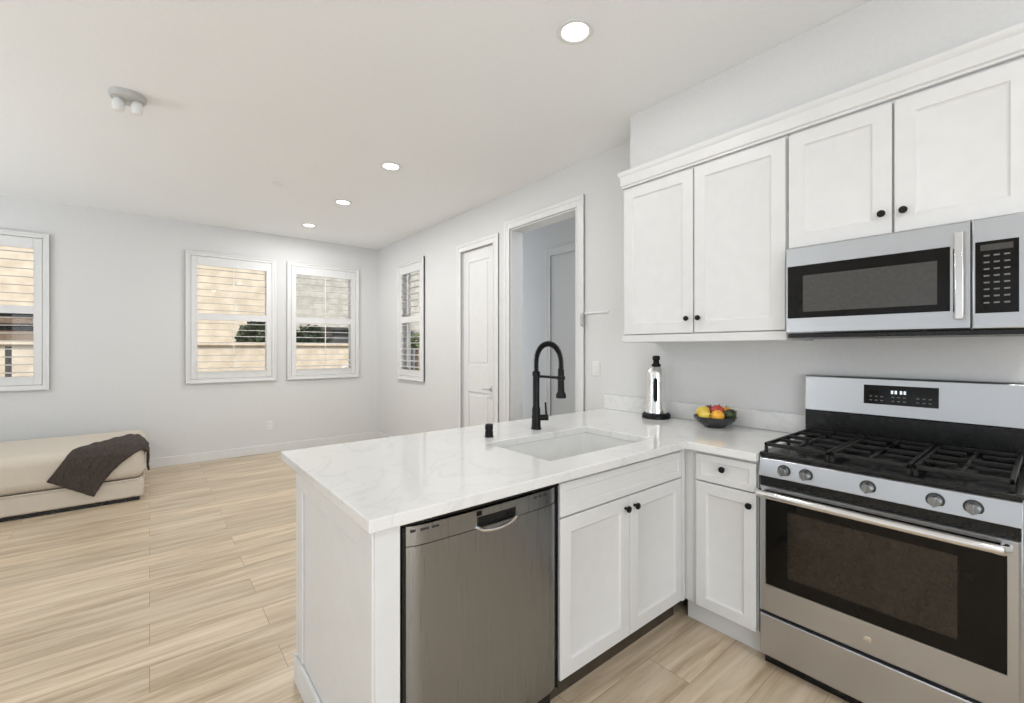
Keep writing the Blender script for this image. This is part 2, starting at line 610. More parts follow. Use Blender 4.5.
# casing and lining of the hall opening
o = casing(MB(), HALL_L, HALL_R, HALL_T, YW, 0.085)
o.box(HALL_L, YW - 0.004, 0, HALL_L + 0.012, YW + T, HALL_T).box(HALL_R - 0.012, YW - 0.004, 0, HALL_R, YW + T, HALL_T).box(HALL_L, YW - 0.004, HALL_T - 0.012, HALL_R, YW + T, HALL_T)
structure(o.build('trim_1', M['trim'], bevel=0.003))


# ------------------------------------------------------------------ windows and shutters (local: x along the wall, y outwards, z up)
def make_window(n, loc, rz, W):
    r = bpy.data.objects.new('window_%d' % n, None)
    col.objects.link(r)
    structure(r)
    r.location = loc
    r.rotation_euler = (0, 0, rz)
    w = W / 2 - 0.046
    f = MB()
    for s in (-1, 1):
        f.box(s * w, 0.075, WZ0 + 0.001, s * (w - 0.035), 0.14, WZ1 - 0.001)
    f.box(-w, 0.075, WZ0 + 0.001, w, 0.14, WZ0 + 0.036).box(-w, 0.075, WZ1 - 0.036, w, 0.14, WZ1 - 0.001)
    f.build('window_frame', M['white_plastic'], r, 0.003)
    s_ = MB()
    mid = 1.76
    for z0, z1, y0, y1 in ((WZ0 + 0.03, mid + 0.02, 0.09, 0.11), (mid - 0.02, WZ1 - 0.03, 0.112, 0.132)):
        for s in (-1, 1):
            s_.box(s * (w - 0.033), y0, z0, s * (w - 0.062), y1, z1)
        s_.box(-w + 0.033, y0, z0, w - 0.033, y1, z0 + 0.035).box(-w + 0.033, y0, z1 - 0.035, w - 0.033, y1, z1)
    sash = s_.build('window_sash', M['white_plastic'], r, 0.003)
    g = MB()
    g.box(-w + 0.06, 0.098, WZ0 + 0.06, w - 0.06, 0.102, mid - 0.012)
    g.box(-w + 0.06, 0.120, mid + 0.012, w - 0.06, 0.124, WZ1 - 0.06)
    g.build('window_pane', M['glass'], sash)
    return r


def make_shutter(loc, rz, W, label):
    t = thing('window_shutter', label, 'window shutter', loc, rz, 'plantation shutters on the windows')
    z0, z1 = 0.95, 2.54
    w = W / 2
    fw = 0.05
    # hang-strip frame, stepped like a casing
    f = MB()
    for a, b, y in ((0, fw, -0.022), (0.0, 0.02, -0.032)):
        for s in (-1, 1):
            f.box(s * (w - a), y, z0, s * (w - b), -0.001, z1)
        f.box(-w + b, y, z0 + a, w - b, -0.001, z0 + b).box(-w + b, y, z1 - b, w - b, -0.001, z1 - a)
    f.build('shutter_frame', M['trim'], t, 0.003)
    pw = w - fw - 0.003
    st = 0.062
    p = MB()
    pz0, pz1 = z0 + fw + 0.003, z1 - fw - 0.003
    for s in (-1, 1):
        p.box(s * pw, -0.018, pz0, s * (pw - st), 0.010, pz1)
    ob, ot, mid = 1.09, 2.38, 1.76
    p.box(-pw + st, -0.018, pz0, pw - st, 0.010, ob).box(-pw + st, -0.018, ot, pw - st, 0.010, pz1)
    p.box(-pw + st, -0.018, mid - 0.04, pw - st, 0.010, mid + 0.04)
    panel = p.build('shutter_panel', M['trim'], t, 0.003)
    lv = MB()
    tilt = math.radians(LOUVER_TILT)
    for a, b in ((ob, mid - 0.04), (mid + 0.04, ot)):
        n = round((b - a) / 0.083)
        for k in range(n):
            zc = a + (k + 0.5) * (b - a) / n
            hw, ht = 0.043, 0.0045
            prof = [(-hw, 0), (-hw * 0.6, -ht * 0.8), (0, -ht), (hw * 0.6, -ht * 0.8), (hw, 0), (hw * 0.6, ht * 0.8), (0, ht), (-hw * 0.6, ht * 0.8)]
            pts = [(y * math.cos(tilt) - z * math.sin(tilt) - 0.004, zc + y * math.sin(tilt) + z * math.cos(tilt)) for y, z in prof]
            lv.prism(pts, 0, -pw + st, pw - st)
    lv.build('louvers', M['trim'], panel)
    rod = MB()
    rod.box(-0.006, -0.058, ob + 0.03, 0.006, -0.049, mid - 0.06).box(-0.006, -0.058, mid + 0.06, 0.006, -0.049, ot - 0.03)
    rod.build('tilt_rod', M['trim'], panel)
    return t


LOUVER_TILT = 4
for n, (c, lab) in enumerate(zip(west_windows, (
        'white louvered shutter on the far wall, middle one of its three, right of the chaise',
        'white louvered shutter on the far wall nearest the room corner',
        'white louvered shutter directly behind the beige chaise, cut by the photo edge'))):
    make_window(n + 1, (XW, c, 0), PI / 2, WIN_W)
    make_shutter((XW, c, 0), PI / 2, WIN_W, lab)
make_window(4, (SIDE_C, YW, 0), 0, SIDE_W)
make_shutter((SIDE_C, YW, 0), 0, SIDE_W, 'narrow white louvered shutter on the wall beside the closed white door')
# unseen patio doors, added in the wall behind the camera for the fill lamps
for n, (a, b) in enumerate(((-5.5, -2.9), (-1.9, 0.7))):
    r = bpy.data.objects.new('door_%d' % (n + 3), None)
    col.objects.link(r)
    structure(r)
    f = MB()
    c = (a + b) / 2
    for x0, x1 in ((a + 0.001, a + 0.06), (c - 0.04, c + 0.04), (b - 0.06, b - 0.001)):
        f.box(x0, YS - 0.11, 0.081, x1, YS - 0.05, 2.419)
    f.box(a + 0.06, YS - 0.11, 0.081, b - 0.06, YS - 0.05, 0.15).box(a + 0.06, YS - 0.11, 2.36, b - 0.06, YS - 0.05, 2.419)
    f.build('door_frame', M['white_plastic'], r, 0.003)
    MB().box(a + 0.055, YS - 0.085, 0.145, b - 0.055, YS - 0.079, 2.365).build('door_pane', M['glass'], r)

# unseen wide window, added right of the camera for its fill lamp
r = bpy.data.objects.new('window_5', None)
col.objects.link(r)
structure(r)
f = MB()
for y0, y1 in ((-2.499, -2.44), (-0.93, -0.87), (0.64, 0.699)):
    f.box(XE + 0.05, y0, 0.551, XE + 0.11, y1, 2.449)
f.box(XE + 0.05, -2.44, 0.551, XE + 0.11, 0.64, 0.61).box(XE + 0.05, -2.44, 2.39, XE + 0.11, 0.64, 2.449)
f.build('window_frame', M['white_plastic'], r, 0.003)
MB().box(XE + 0.079, -2.445, 0.605, XE + 0.085, 0.645, 2.395).build('window_pane', M['glass'], r)

# ------------------------------------------------------------------ peninsula and base cabinets
XF, YF = -1.175, 2.065          # door faces of the peninsula and of the range wall
CT = 0.914                      # counter top
CB = 0.877
BOX_TOP = 0.875

# sink base cabinet: local x runs along +Y, local y into the peninsula (-X)
SB0, SB1 = 1.19, 2.10
t = thing('sink_cabinet', 'white two-door sink base cabinet in the peninsula beside the dishwasher', 'cabinet', (XF, SB0, 0), PI / 2)
w = SB1 - SB0
b_ = MB()
b_.box(0, 0.021, 0.115, 0.018, 0.6, BOX_TOP).box(w - 0.05, 0.021, 0.115, w - 0.03, 0.6, BOX_TOP).box(0.018, 0.03, 0.115, w - 0.05, 0.6, 0.133).box(0.018, 0.58, 0.133, w - 0.05, 0.6, BOX_TOP)
b_.box(0.018, 0.021, 0.70, w - 0.05, 0.04, BOX_TOP).box(w - 0.05, 0.0, 0.115, w - 0.026, 0.05, BOX_TOP)
b_.build('body', M['cabinet'], t, 0.002)
panel_door(MB(), 0.003, 0.735, w - 0.055, 0.862, 0, stile=0.03, recess=0.004, slope=0.006).build('drawer_front', M['cabinet'], t)
dm = (w - 0.052) / 2
for k in (0, 1):
    x0, x1 = (0.003, dm - 0.002) if k == 0 else (dm + 0.002, w - 0.055)
    d = panel_door(MB(), x0, 0.122, x1, 0.728, 0).build('door', M['cabinet'], t)
    knob(d, x1 - 0.03 if k == 0 else x0 + 0.03, 0, 0.683)
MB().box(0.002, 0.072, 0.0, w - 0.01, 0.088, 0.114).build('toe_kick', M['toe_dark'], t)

# drawer base cabinet between corner and range
DB0, DB1 = -1.14, -0.832
t = thing('drawer_cabinet', 'narrow white base cabinet with one drawer over one door, left of the range', 'cabinet', (DB0, YF, 0))
w = DB1 - DB0
MB().box(0.002, 0.021, 0.115, w, 0.61, BOX_TOP).box(-0.048, 0.021, 0.115, 0.002, 0.04, BOX_TOP).build('body', M['cabinet'], t, 0.002)
d = panel_door(MB(), 0.026, 0.735, w - 0.004, 0.862, 0, stile=0.03, recess=0.005, slope=0.006).build('drawer', M['cabinet'], t)
knob(d, w / 2 + 0.008, 0, 0.81)
d = panel_door(MB(), 0.026, 0.122, w - 0.004, 0.728, 0, stile=0.052).build('door', M['cabinet'], t)
knob(d, w - 0.028, 0, 0.675)
MB().box(-0.055, 0.072, 0.0, w, 0.088, 0.114).build('toe_kick', M['cabinet'], t, 0.002)

# peninsula end and living-room side panelling
t = thing('peninsula_panel', 'white panelled end of the peninsula, left of the dishwasher', 'panel', (0, 0, 0))
PE0, PE1 = 0.475, 0.550
MB().box(-1.970, PE0, 0.0, XF + 0.002, PE1, CB - 0.001).build('end_panel', M['cabinet'], t, 0.003)
f = MB()
f.box(-1.978, PE0 - 0.008, 0.12, -1.885, PE0, CB - 0.002).box(-1.27, PE0 - 0.008, 0.12, XF + 0.002, PE0, CB - 0.002).box(-1.885, PE0 - 0.008, 0.80, -1.27, PE0, CB - 0.002)
f.build('stile', M['cabinet'], t, 0.003)
MB().box(-1.970, PE1, 0.0, -1.945, YW - 0.02, CB - 0.001).build('back_panel', M['cabinet'], t, 0.002)
MB().box(-1.986, PE0 - 0.014, 0, XF + 0.002, PE0, 0.115).box(-1.984, PE0, 0, -1.970, YW - 0.02, 0.115).build('base_molding', M['trim'], t, 0.004)

base_at(t, (-1.57, 0.50, 0.0))

# countertop: L shaped slab with a sink cut-out
SX0, SX1, SY0, SY1 = -1.745, -1.30, 1.26, 1.98
cx = sorted({-2.18, SX0, SX1, -1.15, -0.826})
cy = sorted({0.45, SY0, SY1, 2.04, YW - 0.003})
bm = bmesh.new()
vs = {}


def cv(x, y):
    if (x, y) not in vs:
        vs[(x, y)] = bm.verts.new((x, y, CT))
    return vs[(x, y)]


for i in range(len(cx) - 1):
    for j in range(len(cy) - 1):
        mx_, my_ = (cx[i] + cx[i + 1]) / 2, (cy[j] + cy[j + 1]) / 2
        if mx_ > -1.15 and my_ < 2.04:
            continue
        if SX0 < mx_ < SX1 and SY0 < my_ < SY1:
            continue
        bm.faces.new((cv(cx[i], cy[j]), cv(cx[i + 1], cy[j]), cv(cx[i + 1], cy[j + 1]), cv(cx[i], cy[j + 1])))
mb = MB()
mb.bm.free()
mb.bm = bm
top = mb.build('countertop', M['quartz'], smooth=False)
so = top.modifiers.new('thick', 'SOLIDIFY')
so.thickness = CT - CB
so.offset = -1
be = top.modifiers.new('bevel', 'BEVEL')
be.width = 0.004
be.segments = 2
be.limit_method = 'ANGLE'
tag(top, 'white quartz L-shaped countertop over the peninsula and base cabinets', 'countertop')
bs_ = MB().box(-2.18, YW - 0.022, CT + 0.0005, -0.826, YW - 0.003, CT + 0.105).build('backsplash', M['quartz'], None, 0.003)
tag(bs_, 'low white quartz backsplash strip along the wall above the countertop', 'backsplash')

# sink: undermounted bowl
t = thing('kitchen_sink', 'white undermount kitchen sink set in the peninsula countertop', 'sink', ((SX0 + SX1) / 2, (SY0 + SY1) / 2, CB))
hx, hy = (SX1 - SX0) / 2 + 0.004, (SY1 - SY0) / 2 + 0.004
bm = bmesh.new()
R0 = 0.05


def rrect(hx, hy, r, z, n=6):
    out = []
    for (sx, sy, a0) in ((1, 1, 0), (-1, 1, PI / 2), (-1, -1, PI), (1, -1, 1.5 * PI)):
        for k in range(n + 1):
            a = a0 + k / n * PI / 2
            out.append(bm.verts.new((sx * (hx - r) + r * math.cos(a), sy * (hy - r) + r * math.sin(a), z)))
    return out


rings = [rrect(hx + 0.02, hy + 0.02, 0.02, -0.0005), rrect(hx, hy, R0, -0.0005), rrect(hx - 0.006, hy - 0.006, R0, -0.17), rrect(hx - 0.03, hy - 0.03, R0, -0.20), rrect(0.05, 0.05, 0.04, -0.208)]
for a, b in zip(rings, rings[1:]):
    for k in range(len(a)):
        bm.faces.new((a[k], a[(k + 1) % len(a)], b[(k + 1) % len(a)], b[k]))
bm.faces.new(rings[-1])
mb = MB()
mb.bm.free()
mb.bm = bm
bowl = mb.build('sink_bowl', M['sink'], t)
MB().lathe([(0.045, -0.2075), (0.045, -0.203), (0.036, -0.2025), (0.03, -0.2055), (0.0, -0.2055)], (0, 0, 0), 24).build('drain', M['chrome'], t)

# faucet: black spring spout
FX, FY = -1.867, 1.70
t = thing('kitchen_faucet', 'matt black spring-neck faucet standing behind the sink', 'faucet', (FX, FY, CT))
MB().lathe([(0.030, 0.0), (0.030, 0.006), (0.026, 0.010), (0.025, 0.075), (0.0235, 0.08), (0.0235, 0.115), (0.019, 0.13), (0.019, 0.30), (0.022, 0.302), (0.022, 0.325), (0.012, 0.33)], (0, 0, 0), 24).build('body', M['black'], t)
arc = [(0, 0, 0.325), (0, 0, 0.37)]
for k in range(0, 13):
    a = PI - PI * k / 12
    arc.append((0.098 + 0.098 * math.cos(a), 0, 0.385 + 0.098 * math.sin(a)))
arc += [(0.196, 0, 0.37), (0.196, 0, 0.345)]
MB().tube(arc, 0.010, 12).build('hose', M['black'], t)
# spring coil around the hose
dense = []
pv = [Vector(p) for p in arc]
cum = [0]
for a, b in zip(pv, pv[1:]):
    cum.append(cum[-1] + (b - a).length)
tot = cum[-1]
turns = 34
N = turns * 10
coil = []
for k in range(N + 1):
    s = tot * k / N
    i = max(j for j in range(len(cum) - 1) if cum[j] <= s + 1e-9)
    u = (s - cum[i]) / (cum[i + 1] - cum[i])
    p = pv[i].lerp(pv[i + 1], u)
    tt = (pv[min(i + 2, len(pv) - 1)] - pv[max(i - 0, 0)]).normalized() if i + 2 < len(pv) else (pv[i + 1] - pv[i]).normalized()
    na = Vector((0, 1, 0))
    nb = tt.cross(na).normalized()
    a = 2 * PI * turns * k / N
    coil.append(p + (na * math.cos(a) + nb * math.sin(a)) * 0.0135)
MB().tube(coil, 0.0028, 6).build('spring', M['black'], t)
MB().lathe([(0.012, 0.35), (0.0165, 0.345), (0.0175, 0.25), (0.019, 0.225), (0.026, 0.215), (0.028, 0.195), (0.024, 0.192)], (0.196, 0, 0), 24).build('spray_head', M['black'], t)
mb = MB().tube([(0, 0, 0.30), (0.196, 0, 0.30)], 0.0075, 10)
mb.lathe([(0.0165, 0.29), (0.0225, 0.291), (0.0225, 0.309), (0.0165, 0.31)], (0.196, 0, 0), 20, close=True)
mb.build('holder_arm', M['black'], t)
lv = MB().tube([(0.01, 0.01, 0.065), (0.04, 0.055, 0.065)], [0.017, 0.017], 14)
lv = lv.build('valve', M['black'], t)
MB().tube([(0.034, 0.046, 0.07), (0.030, 0.048, 0.10), (0.022, 0.050, 0.15)], [0.007, 0.0055, 0.005], 10).build('lever', M['black'], lv)

o = MB().lathe([(0.024, 0.0), (0.024, 0.004), (0.021, 0.006), (0.021, 0.030), (0.018, 0.032), (0.018, 0.036), (0.021, 0.038), (0.021, 0.062), (0.016, 0.067), (0.004, 0.068)], (0, 0, 0), 24).build('air_gap_cap', M['black'], loc=(-1.855, 1.36, CT))
tag(o, 'small black cylindrical cap on the countertop left of the faucet', 'sink cap')

# ------------------------------------------------------------------ dishwasher (local x along +Y, y into the peninsula)
DW0, DW1 = 0.553, 1.187
t = thing('dishwasher', 'stainless steel dishwasher with pocket handle built into the peninsula', 'dishwasher', (XF + 0.010, DW0, 0), PI / 2)
w = DW1 - DW0
MB().box(0.002, 0.035, 0.10, w - 0.002, 0.60, CB - 0.006).build('tub', M['plastic'], t, 0.002)
# door: gently bowed steel with a pocket cut in the top
dx0, dx1 = 0.014, w - 0.007
n = 48
mb = MB()
bm = mb.bm
hx0, hx1 = 0.255, 0.415


def bow(x):
    u = (x - dx0) / (dx1 - dx0)
    e = min(u, 1 - u)
    return 0.010 * (2 * u - 1) ** 2 + (0.012 * (1 - e / 0.09) ** 2 if e < 0.09 else 0)


xs = [dx0 + (dx1 - dx0) * k / n for k in range(n + 1)]
zs = [0.105, 0.11, 0.79, 0.796]
grid = [[bm.verts.new((x, bow(x) + (0.004 if (z in (0.105,)) else 0), z)) for x in xs] for z in zs]
for j in range(len(zs) - 1):
    for i in range(n):
        bm.faces.new((grid[j][i], grid[j][i + 1], grid[j + 1][i + 1], grid[j + 1][i]))
back = [bm.verts.new((x, 0.034, z)) for x, z in ((dx0, 0.105), (dx1, 0.105), (dx1, 0.796), (dx0, 0.796))]
bm.faces.new((back[0], back[3], back[2], back[1]))
bm.faces.new([grid[0][i] for i in range(n + 1)] + [back[1], back[0]])
bm.faces.new([grid[-1][i] for i in range(n, -1, -1)] + [back[3], back[2]])
bm.faces.new([grid[j][0] for j in range(len(zs) - 1, -1, -1)] + [back[0], back[3]])
bm.faces.new([grid[j][n] for j in range(len(zs))] + [back[2], back[1]])
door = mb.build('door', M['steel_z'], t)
MB().box(0.001, 0.012, 0.860, w - 0.001, 0.034, CB - 0.001).box(0.001, 0.006, 0.10, 0.0125, 0.034, 0.860).box(w - 0.006, 0.016, 0.10, w - 0.001, 0.034, 0.860).build('gap_frame', M['enamel'], t)
mb = MB()
bm = mb.bm
# control strip with the pocket notch in its lower middle
segs = []
zs0, zs1 = 0.798, 0.855


def strip(x0, x1, z0, z1, k=8):
    rows = [[bm.verts.new((x0 + (x1 - x0) * i / k, bow(x0 + (x1 - x0) * i / k) + 0.001 + yy, z)) for i in range(k + 1)] for z, yy in ((z0, 0), (z1, 0), (z1, 0.03), (z0, 0.03))]
    for r_ in range(4):
        a, b = rows[r_], rows[(r_ + 1) % 4]
        for i in range(k):
            bm.faces.new((a[i], a[i + 1], b[i + 1], b[i]))
    bm.faces.new([rows[r_][0] for r_ in range(4)][::-1])
    bm.faces.new([rows[r_][k] for r_ in range(4)])


strip(dx0, hx0, zs0, zs1)
strip(hx1, dx1, zs0, zs1)
strip(hx0, hx1, 0.832, zs1)
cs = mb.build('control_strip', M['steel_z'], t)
pk = MB().box(hx0 - 0.004, 0.020, 0.77, hx1 + 0.004, 0.034, 0.835)
pk.build('handle_recess', M['enamel'], t)
lip = MB()
pts = []
for k in range(13):
    u = k / 12
    pts.append((hx0 + (hx1 - hx0) * u, bow(hx0) - 0.003, 0.800 - 0.020 * math.sin(PI * u) ** 0.6))
lip.tube(pts, 0.0055, 8)
lip.build('handle_lip', M['chrome'], door)
mk = MB().box(hx0 - 0.002, bow(hx0) - 0.0005, 0.836, hx0 + 0.018, bow(hx0) + 0.004, 0.851)
mk.build('indicator_window', M['black_glass'], cs)
for x0, x1 in ((0.03, 0.055), (0.06, 0.09), (0.095, 0.12), (0.50, 0.515), (0.522, 0.54), (0.548, 0.565)):
    MB().box(x0, bow((x0 + x1) / 2) + 0.0004, 0.838, x1, bow((x0 + x1) / 2) + 0.004, 0.845).build('printed_mark', M['plastic'], cs)
MB().box(0.004, 0.055, 0.002, w - 0.004, 0.075, 0.10).build('toe_kick', M['enamel'], t)

# ------------------------------------------------------------------ gas range
RX0, RX1 = -0.822, -0.062
RW = RX1 - RX0
t = thing('gas_range', 'stainless steel gas range with black grates and dark oven window', 'range', (RX0, 2.05, 0))
# local x 0..RW, y 0 = front plane, z
MB().box(0.003, 0.04, 0.045, RW - 0.003, 0.63, 0.900).build('body', M['steel_x'], t, 0.004)
# oven door
mb = MB()
bm = mb.bm
z0, z1, yf = 0.240, 0.782, 0.002
gx0, gx1, gz0, gz1 = 0.030, RW - 0.034, 0.360, 0.765


def ringxz(x0, x1, z0, z1, y):
    return [bm.verts.new(p) for p in ((x0, y, z0), (x1, y, z0), (x1, y, z1), (x0, y, z1))]


rs = [ringxz(0.006, RW - 0.006, z0, z1, 0.038), ringxz(0.006, RW - 0.006, z0, z1, yf + 0.006), ringxz(0.012, RW - 0.012, z0 + 0.006, z1 - 0.004, yf), ringxz(gx0, gx1, gz0, gz1, yf), ringxz(gx0, gx1, gz0, gz1, yf + 0.006)]
for a, b in zip(rs, rs[1:]):
    for k in range(4):
        bm.faces.new((a[k], a[(k + 1) % 4], b[(k + 1) % 4], b[k]))
bm.faces.new(rs[-1])
bm.faces.new(rs[0][::-1])
door = mb.build('oven_door', M['steel_x'], t)
gl = MB().box(gx0 + 0.001, yf + 0.0015, gz0 + 0.001, gx1 - 0.001, yf + 0.0055, gz1 - 0.001).build('door_glass', M['black_glass'], door, 0.001)
MB().box(gx0 + 0.085, yf + 0.0008, gz0 + 0.055, gx1 - 0.11, yf + 0.003, gz1 - 0.075).build('oven_window', M['oven_window'], door)
hz = 0.757
hpts = [(0.014, 0.0, hz), (0.014, -0.035, hz), (0.02, -0.046, hz)]
hpts += [(0.02 + (RW - 0.06) * k / 10, -0.048 - 0.004 * math.sin(PI * k / 10), hz) for k in range(1, 10)]
hpts += [(RW - 0.042, -0.046, hz), (RW - 0.036, -0.035, hz), (RW - 0.036, 0.0, hz)]
MB().tube(hpts, 0.0155, 14).build('handle', M['chrome'], door)
MB().lathe([(0.012, 0.0), (0.012, -0.0015), (0.0095, -0.002), (0.0, -0.002)], (RW / 2, yf, 0.298), 24, 1).build('emblem', M['chrome'], door)
# drawer and plinth
dr = MB().box(0.006, 0.004, 0.052, RW - 0.006, 0.04, 0.228).build('drawer', M['steel_x'], t, 0.006, 3)
MB().box(0.012, 0.045, 0.002, RW - 0.012, 0.60, 0.045).build('plinth', M['enamel'], t)
MB().box(0.008, 0.02, 0.226, RW - 0.008, 0.041, 0.242).build('door_gap', M['enamel'], t)
MB().box(0.006, 0.012, 0.782, RW - 0.006, 0.041, 0.822).build('vent_gap', M['enamel'], t, 0.002)
# sloped control panel
mb = MB()
mb.prism([(0.002, 0.822), (0.04, 0.815), (0.06, 0.903), (0.022, 0.903), (0.014, 0.895)], 0, 0.002, RW - 0.002)
pn = mb.build('control_panel', M['steel_x'], t, 0.002)
slope = math.atan2(0.012, 0.073)
for kx in (0.100, 0.180, 0.380, 0.562, 0.652):
    zc = 0.858
    yc = 0.0085
    k_ = MB().lathe([(0.019, -0.003), (0.019, -0.005), (0.0175, -0.007), (0.0165, -0.026), (0.015, -0.029), (0.0, -0.029)], (0, 0, 0), 24, 1)
    k_.box(-0.004, -0.038, -0.0165, 0.004, -0.027, 0.0165)
    ko = k_.build('knob', M['steel_z'], t, 0.001, loc=(kx, yc, zc))
    MB().lathe([(0.0245, -0.0005), (0.0245, -0.003), (0.0185, -0.0035), (0.0185, -0.0005)], (0, 0, 0), 24, 1, close=True).build('knob_ring', M['plastic'], ko)
# cooktop with rim
MB().box(0.0, 0.012, 0.904, RW, 0.575, 0.922).build('cooktop', M['enamel'], t, 0.006, 3)
for bx, by, br_ in ((0.15, 0.17, 0.048), (0.15, 0.43, 0.036), (0.38, 0.30, 0.044), (0.61, 0.17, 0.042), (0.61, 0.43, 0.032)):
    MB().lathe([(br_ * 1.25, 0.9215), (br_ * 1.2, 0.926), (br_, 0.928), (br_, 0.934), (br_ * 0.96, 0.942), (br_ * 0.6, 0.945), (0, 0.945)], (bx, by, 0), 28).build('burner', M['iron'], t)
for gi in range(3):
    g0 = 0.014 + gi * (RW - 0.028) / 3
    g1 = g0 + (RW - 0.028) / 3 - 0.006
    g = MB()
    yb0, yb1 = 0.03, 0.560
    zt0, zt1 = 0.946, 0.962
    for x in (g0, g1 - 0.013):
        g.box(x, yb0, zt0, x + 0.013, yb1, zt1)
    for y in (yb0, yb1 - 0.013, (yb0 + yb1) / 2 - 0.0065):
        g.box(g0, y, zt0, g1, y + 0.013, zt1)
    cxm = (g0 + g1) / 2
    for cyy in ((0.17, 0.43) if gi != 1 else (0.17, 0.30, 0.43)):
        g.box(g0, cyy - 0.005, zt0 + 0.002, cxm - 0.022, cyy + 0.005, zt1)
        g.box(cxm + 0.022, cyy - 0.005, zt0 + 0.002, g1, cyy + 0.005, zt1)
        g.box(cxm - 0.005, cyy + 0.022, zt0 + 0.002, cxm + 0.005, min(cyy + 0.125, yb1), zt1)
        g.box(cxm - 0.005, max(cyy - 0.125, yb0), zt0 + 0.002, cxm + 0.005, cyy - 0.022, zt1)
    for x in (g0, g1 - 0.013):
        for y in (yb0, yb1 - 0.013, 0.285):
            g.box(x, y, 0.9215, x + 0.013, y + 0.013, zt0)
    g.build('grate', M['iron'], t, 0.003)
# backguard
MB().box(0.0, 0.575, 0.90, RW, 0.64, 1.058).build('riser', M['enamel'], t, 0.004)
bgp = MB().prism([(0.570, 1.058), (0.645, 1.058), (0.645, 1.228), (0.636, 1.236), (0.588, 1.236), (0.580, 1.228)], 0, 0.0, RW).build('backguard', M['steel_x'], t, 0.003)


def bg_y(z):
    return 0.570 + (z - 1.058) / 0.17 * 0.010


ds = MB()
ds.prism([(bg_y(1.112) - 0.002, 1.112), (bg_y(1.112) + 0.004, 1.112), (bg_y(1.200) + 0.004, 1.200), (bg_y(1.200) - 0.002, 1.200)], 0, 0.243, 0.502)
ds = ds.build('display', M['black_glass'], t, 0.001)
mk = MB()
for x in (0.343, 0.356, 0.374, 0.387):
    mk.box(x, bg_y(1.17) - 0.0028, 1.163, x + 0.008, bg_y(1.17) - 0.0015, 1.178)
mk.build('clock_digits', M['clock'], ds)
for row, zz in enumerate((1.128, 1.146)):
    for x in (0.265, 0.285, 0.305, 0.345, 0.365, 0.385, 0.43, 0.45, 0.47):
        MB().box(x, bg_y(zz) - 0.0026, zz, x + 0.010, bg_y(zz) - 0.0015, zz + 0.004).build('touch_key', M['mark'], ds)

# ------------------------------------------------------------------ upper cabinets
UY = 2.33
UB, UT = 1.455, 2.385


def upper(name, label, x0, x1, z0, z1, doors, kn_z, rail):
    t = thing(name, label, 'cabinet', (x0, UY, 0), 0, 'white wall cabinets over the kitchen counter')
    w = x1 - x0
    MB().box(0.0, 0.021, z0, w, YW - UY - 0.002, z1).build('body', M['cabinet'], t, 0.002)
    n = len(doors)
    for k, (a, b, side) in enumerate(doors):
        d = panel_door(MB(), a - x0 + 0.002, z0 + 0.004, b - x0 - 0.002, z1 - 0.015, 0, stile=0.062).build('door', M['cabinet'], t)
        kx = b - x0 - 0.032 if side == 'r' else a - x0 + 0.032
        knob(d, kx, 0, kn_z)
    if rail:
        MB().box(0.0, 0.004, z0 - 0.045, w, 0.024, z0 - 0.001).box(0.0, 0.024, z0 - 0.045, 0.02, YW - UY - 0.003, z0 - 0.001).box(w - 0.02, 0.024, z0 - 0.045, w, YW - UY - 0.003, z0 - 0.001).build('light_rail', M['cabinet'], t, 0.003)
    return t


upper('wall_cabinet', 'tall pair of white upper doors hung above the fruit bowl', -1.752, -0.806, UB, UT, [(-1.735, -1.272, 'r'), (-1.268, -0.810, 'l')], 1.538, True)
upper('wall_cabinet', 'short pair of white upper doors directly above the microwave', -0.802, -0.036, 1.835, UT, [(-0.800, -0.421, 'r'), (-0.417, -0.038, 'l')], 1.92, False)
# crown moulding along the cabinet tops, returning to the wall at its left end
prof = [(0.0, UT + 0.001), (0.0, UT + 0.01), (-0.008, UT + 0.016), (-0.010, UT + 0.070), (-0.020, UT + 0.082), (-0.022, UT + 0.10), (0.03, UT + 0.10), (0.03, UT + 0.001)]
mb = MB()
bm = mb.bm
A = []
B = []
C = []
for dy, z in prof:
    A.append(bm.verts.new((-0.036, UY + dy + 0.004, z)))
    B.append(bm.verts.new((-1.752 + dy, UY + dy + 0.004, z)))
    C.append(bm.verts.new((-1.752 + dy, YW - 0.002, z)))
for P_, Q_ in ((A, B), (B, C)):
    for k in range(len(prof)):
        j = (k + 1) % len(prof)
        bm.faces.new((P_[k], P_[j], Q_[j], Q_[k]))
bm.faces.new(A)
bm.faces.new(C[::-1])
structure(mb.build('trim_2', M['cabinet']))

# ------------------------------------------------------------------ microwave
t = thing('microwave', 'stainless over-the-range microwave with dark window, under the short cabinets', 'microwave', (-0.802, 2.265, 0))
MW = 0.762
MZ0, MZ1 = 1.425, 1.828
MB().box(0.014, 0.032, MZ0 + 0.012, MW, YW - 2.265 - 0.003, MZ1).build('body', M['steel_x'], t, 0.003)
MB().box(0.018, 0.02, MZ0 - 0.006, MW - 0.004, YW - 2.265 - 0.02, MZ0 + 0.012).build('vent_underside', M['enamel'], t, 0.002)
dxe = 0.608
mb = MB()
bm = mb.bm
gx0, gx1, gz0, gz1 = 0.022, 0.556, 1.506, 1.743
rs = [ringxz(0.014, dxe, MZ0 + 0.014, MZ1 - 0.001, 0.032), ringxz(0.014, dxe, MZ0 + 0.014, MZ1 - 0.001, 0.006), ringxz(0.018, dxe - 0.001, MZ0 + 0.02, MZ1 - 0.007, 0.0), ringxz(gx0, gx1, gz0, gz1, 0.0), ringxz(gx0, gx1, gz0, gz1, 0.006)]
for a, b in zip(rs, rs[1:]):
    for k in range(4):
        bm.faces.new((a[k], a[(k + 1) % 4], b[(k + 1) % 4], b[k]))
bm.faces.new(rs[-1])
bm.faces.new(rs[0][::-1])
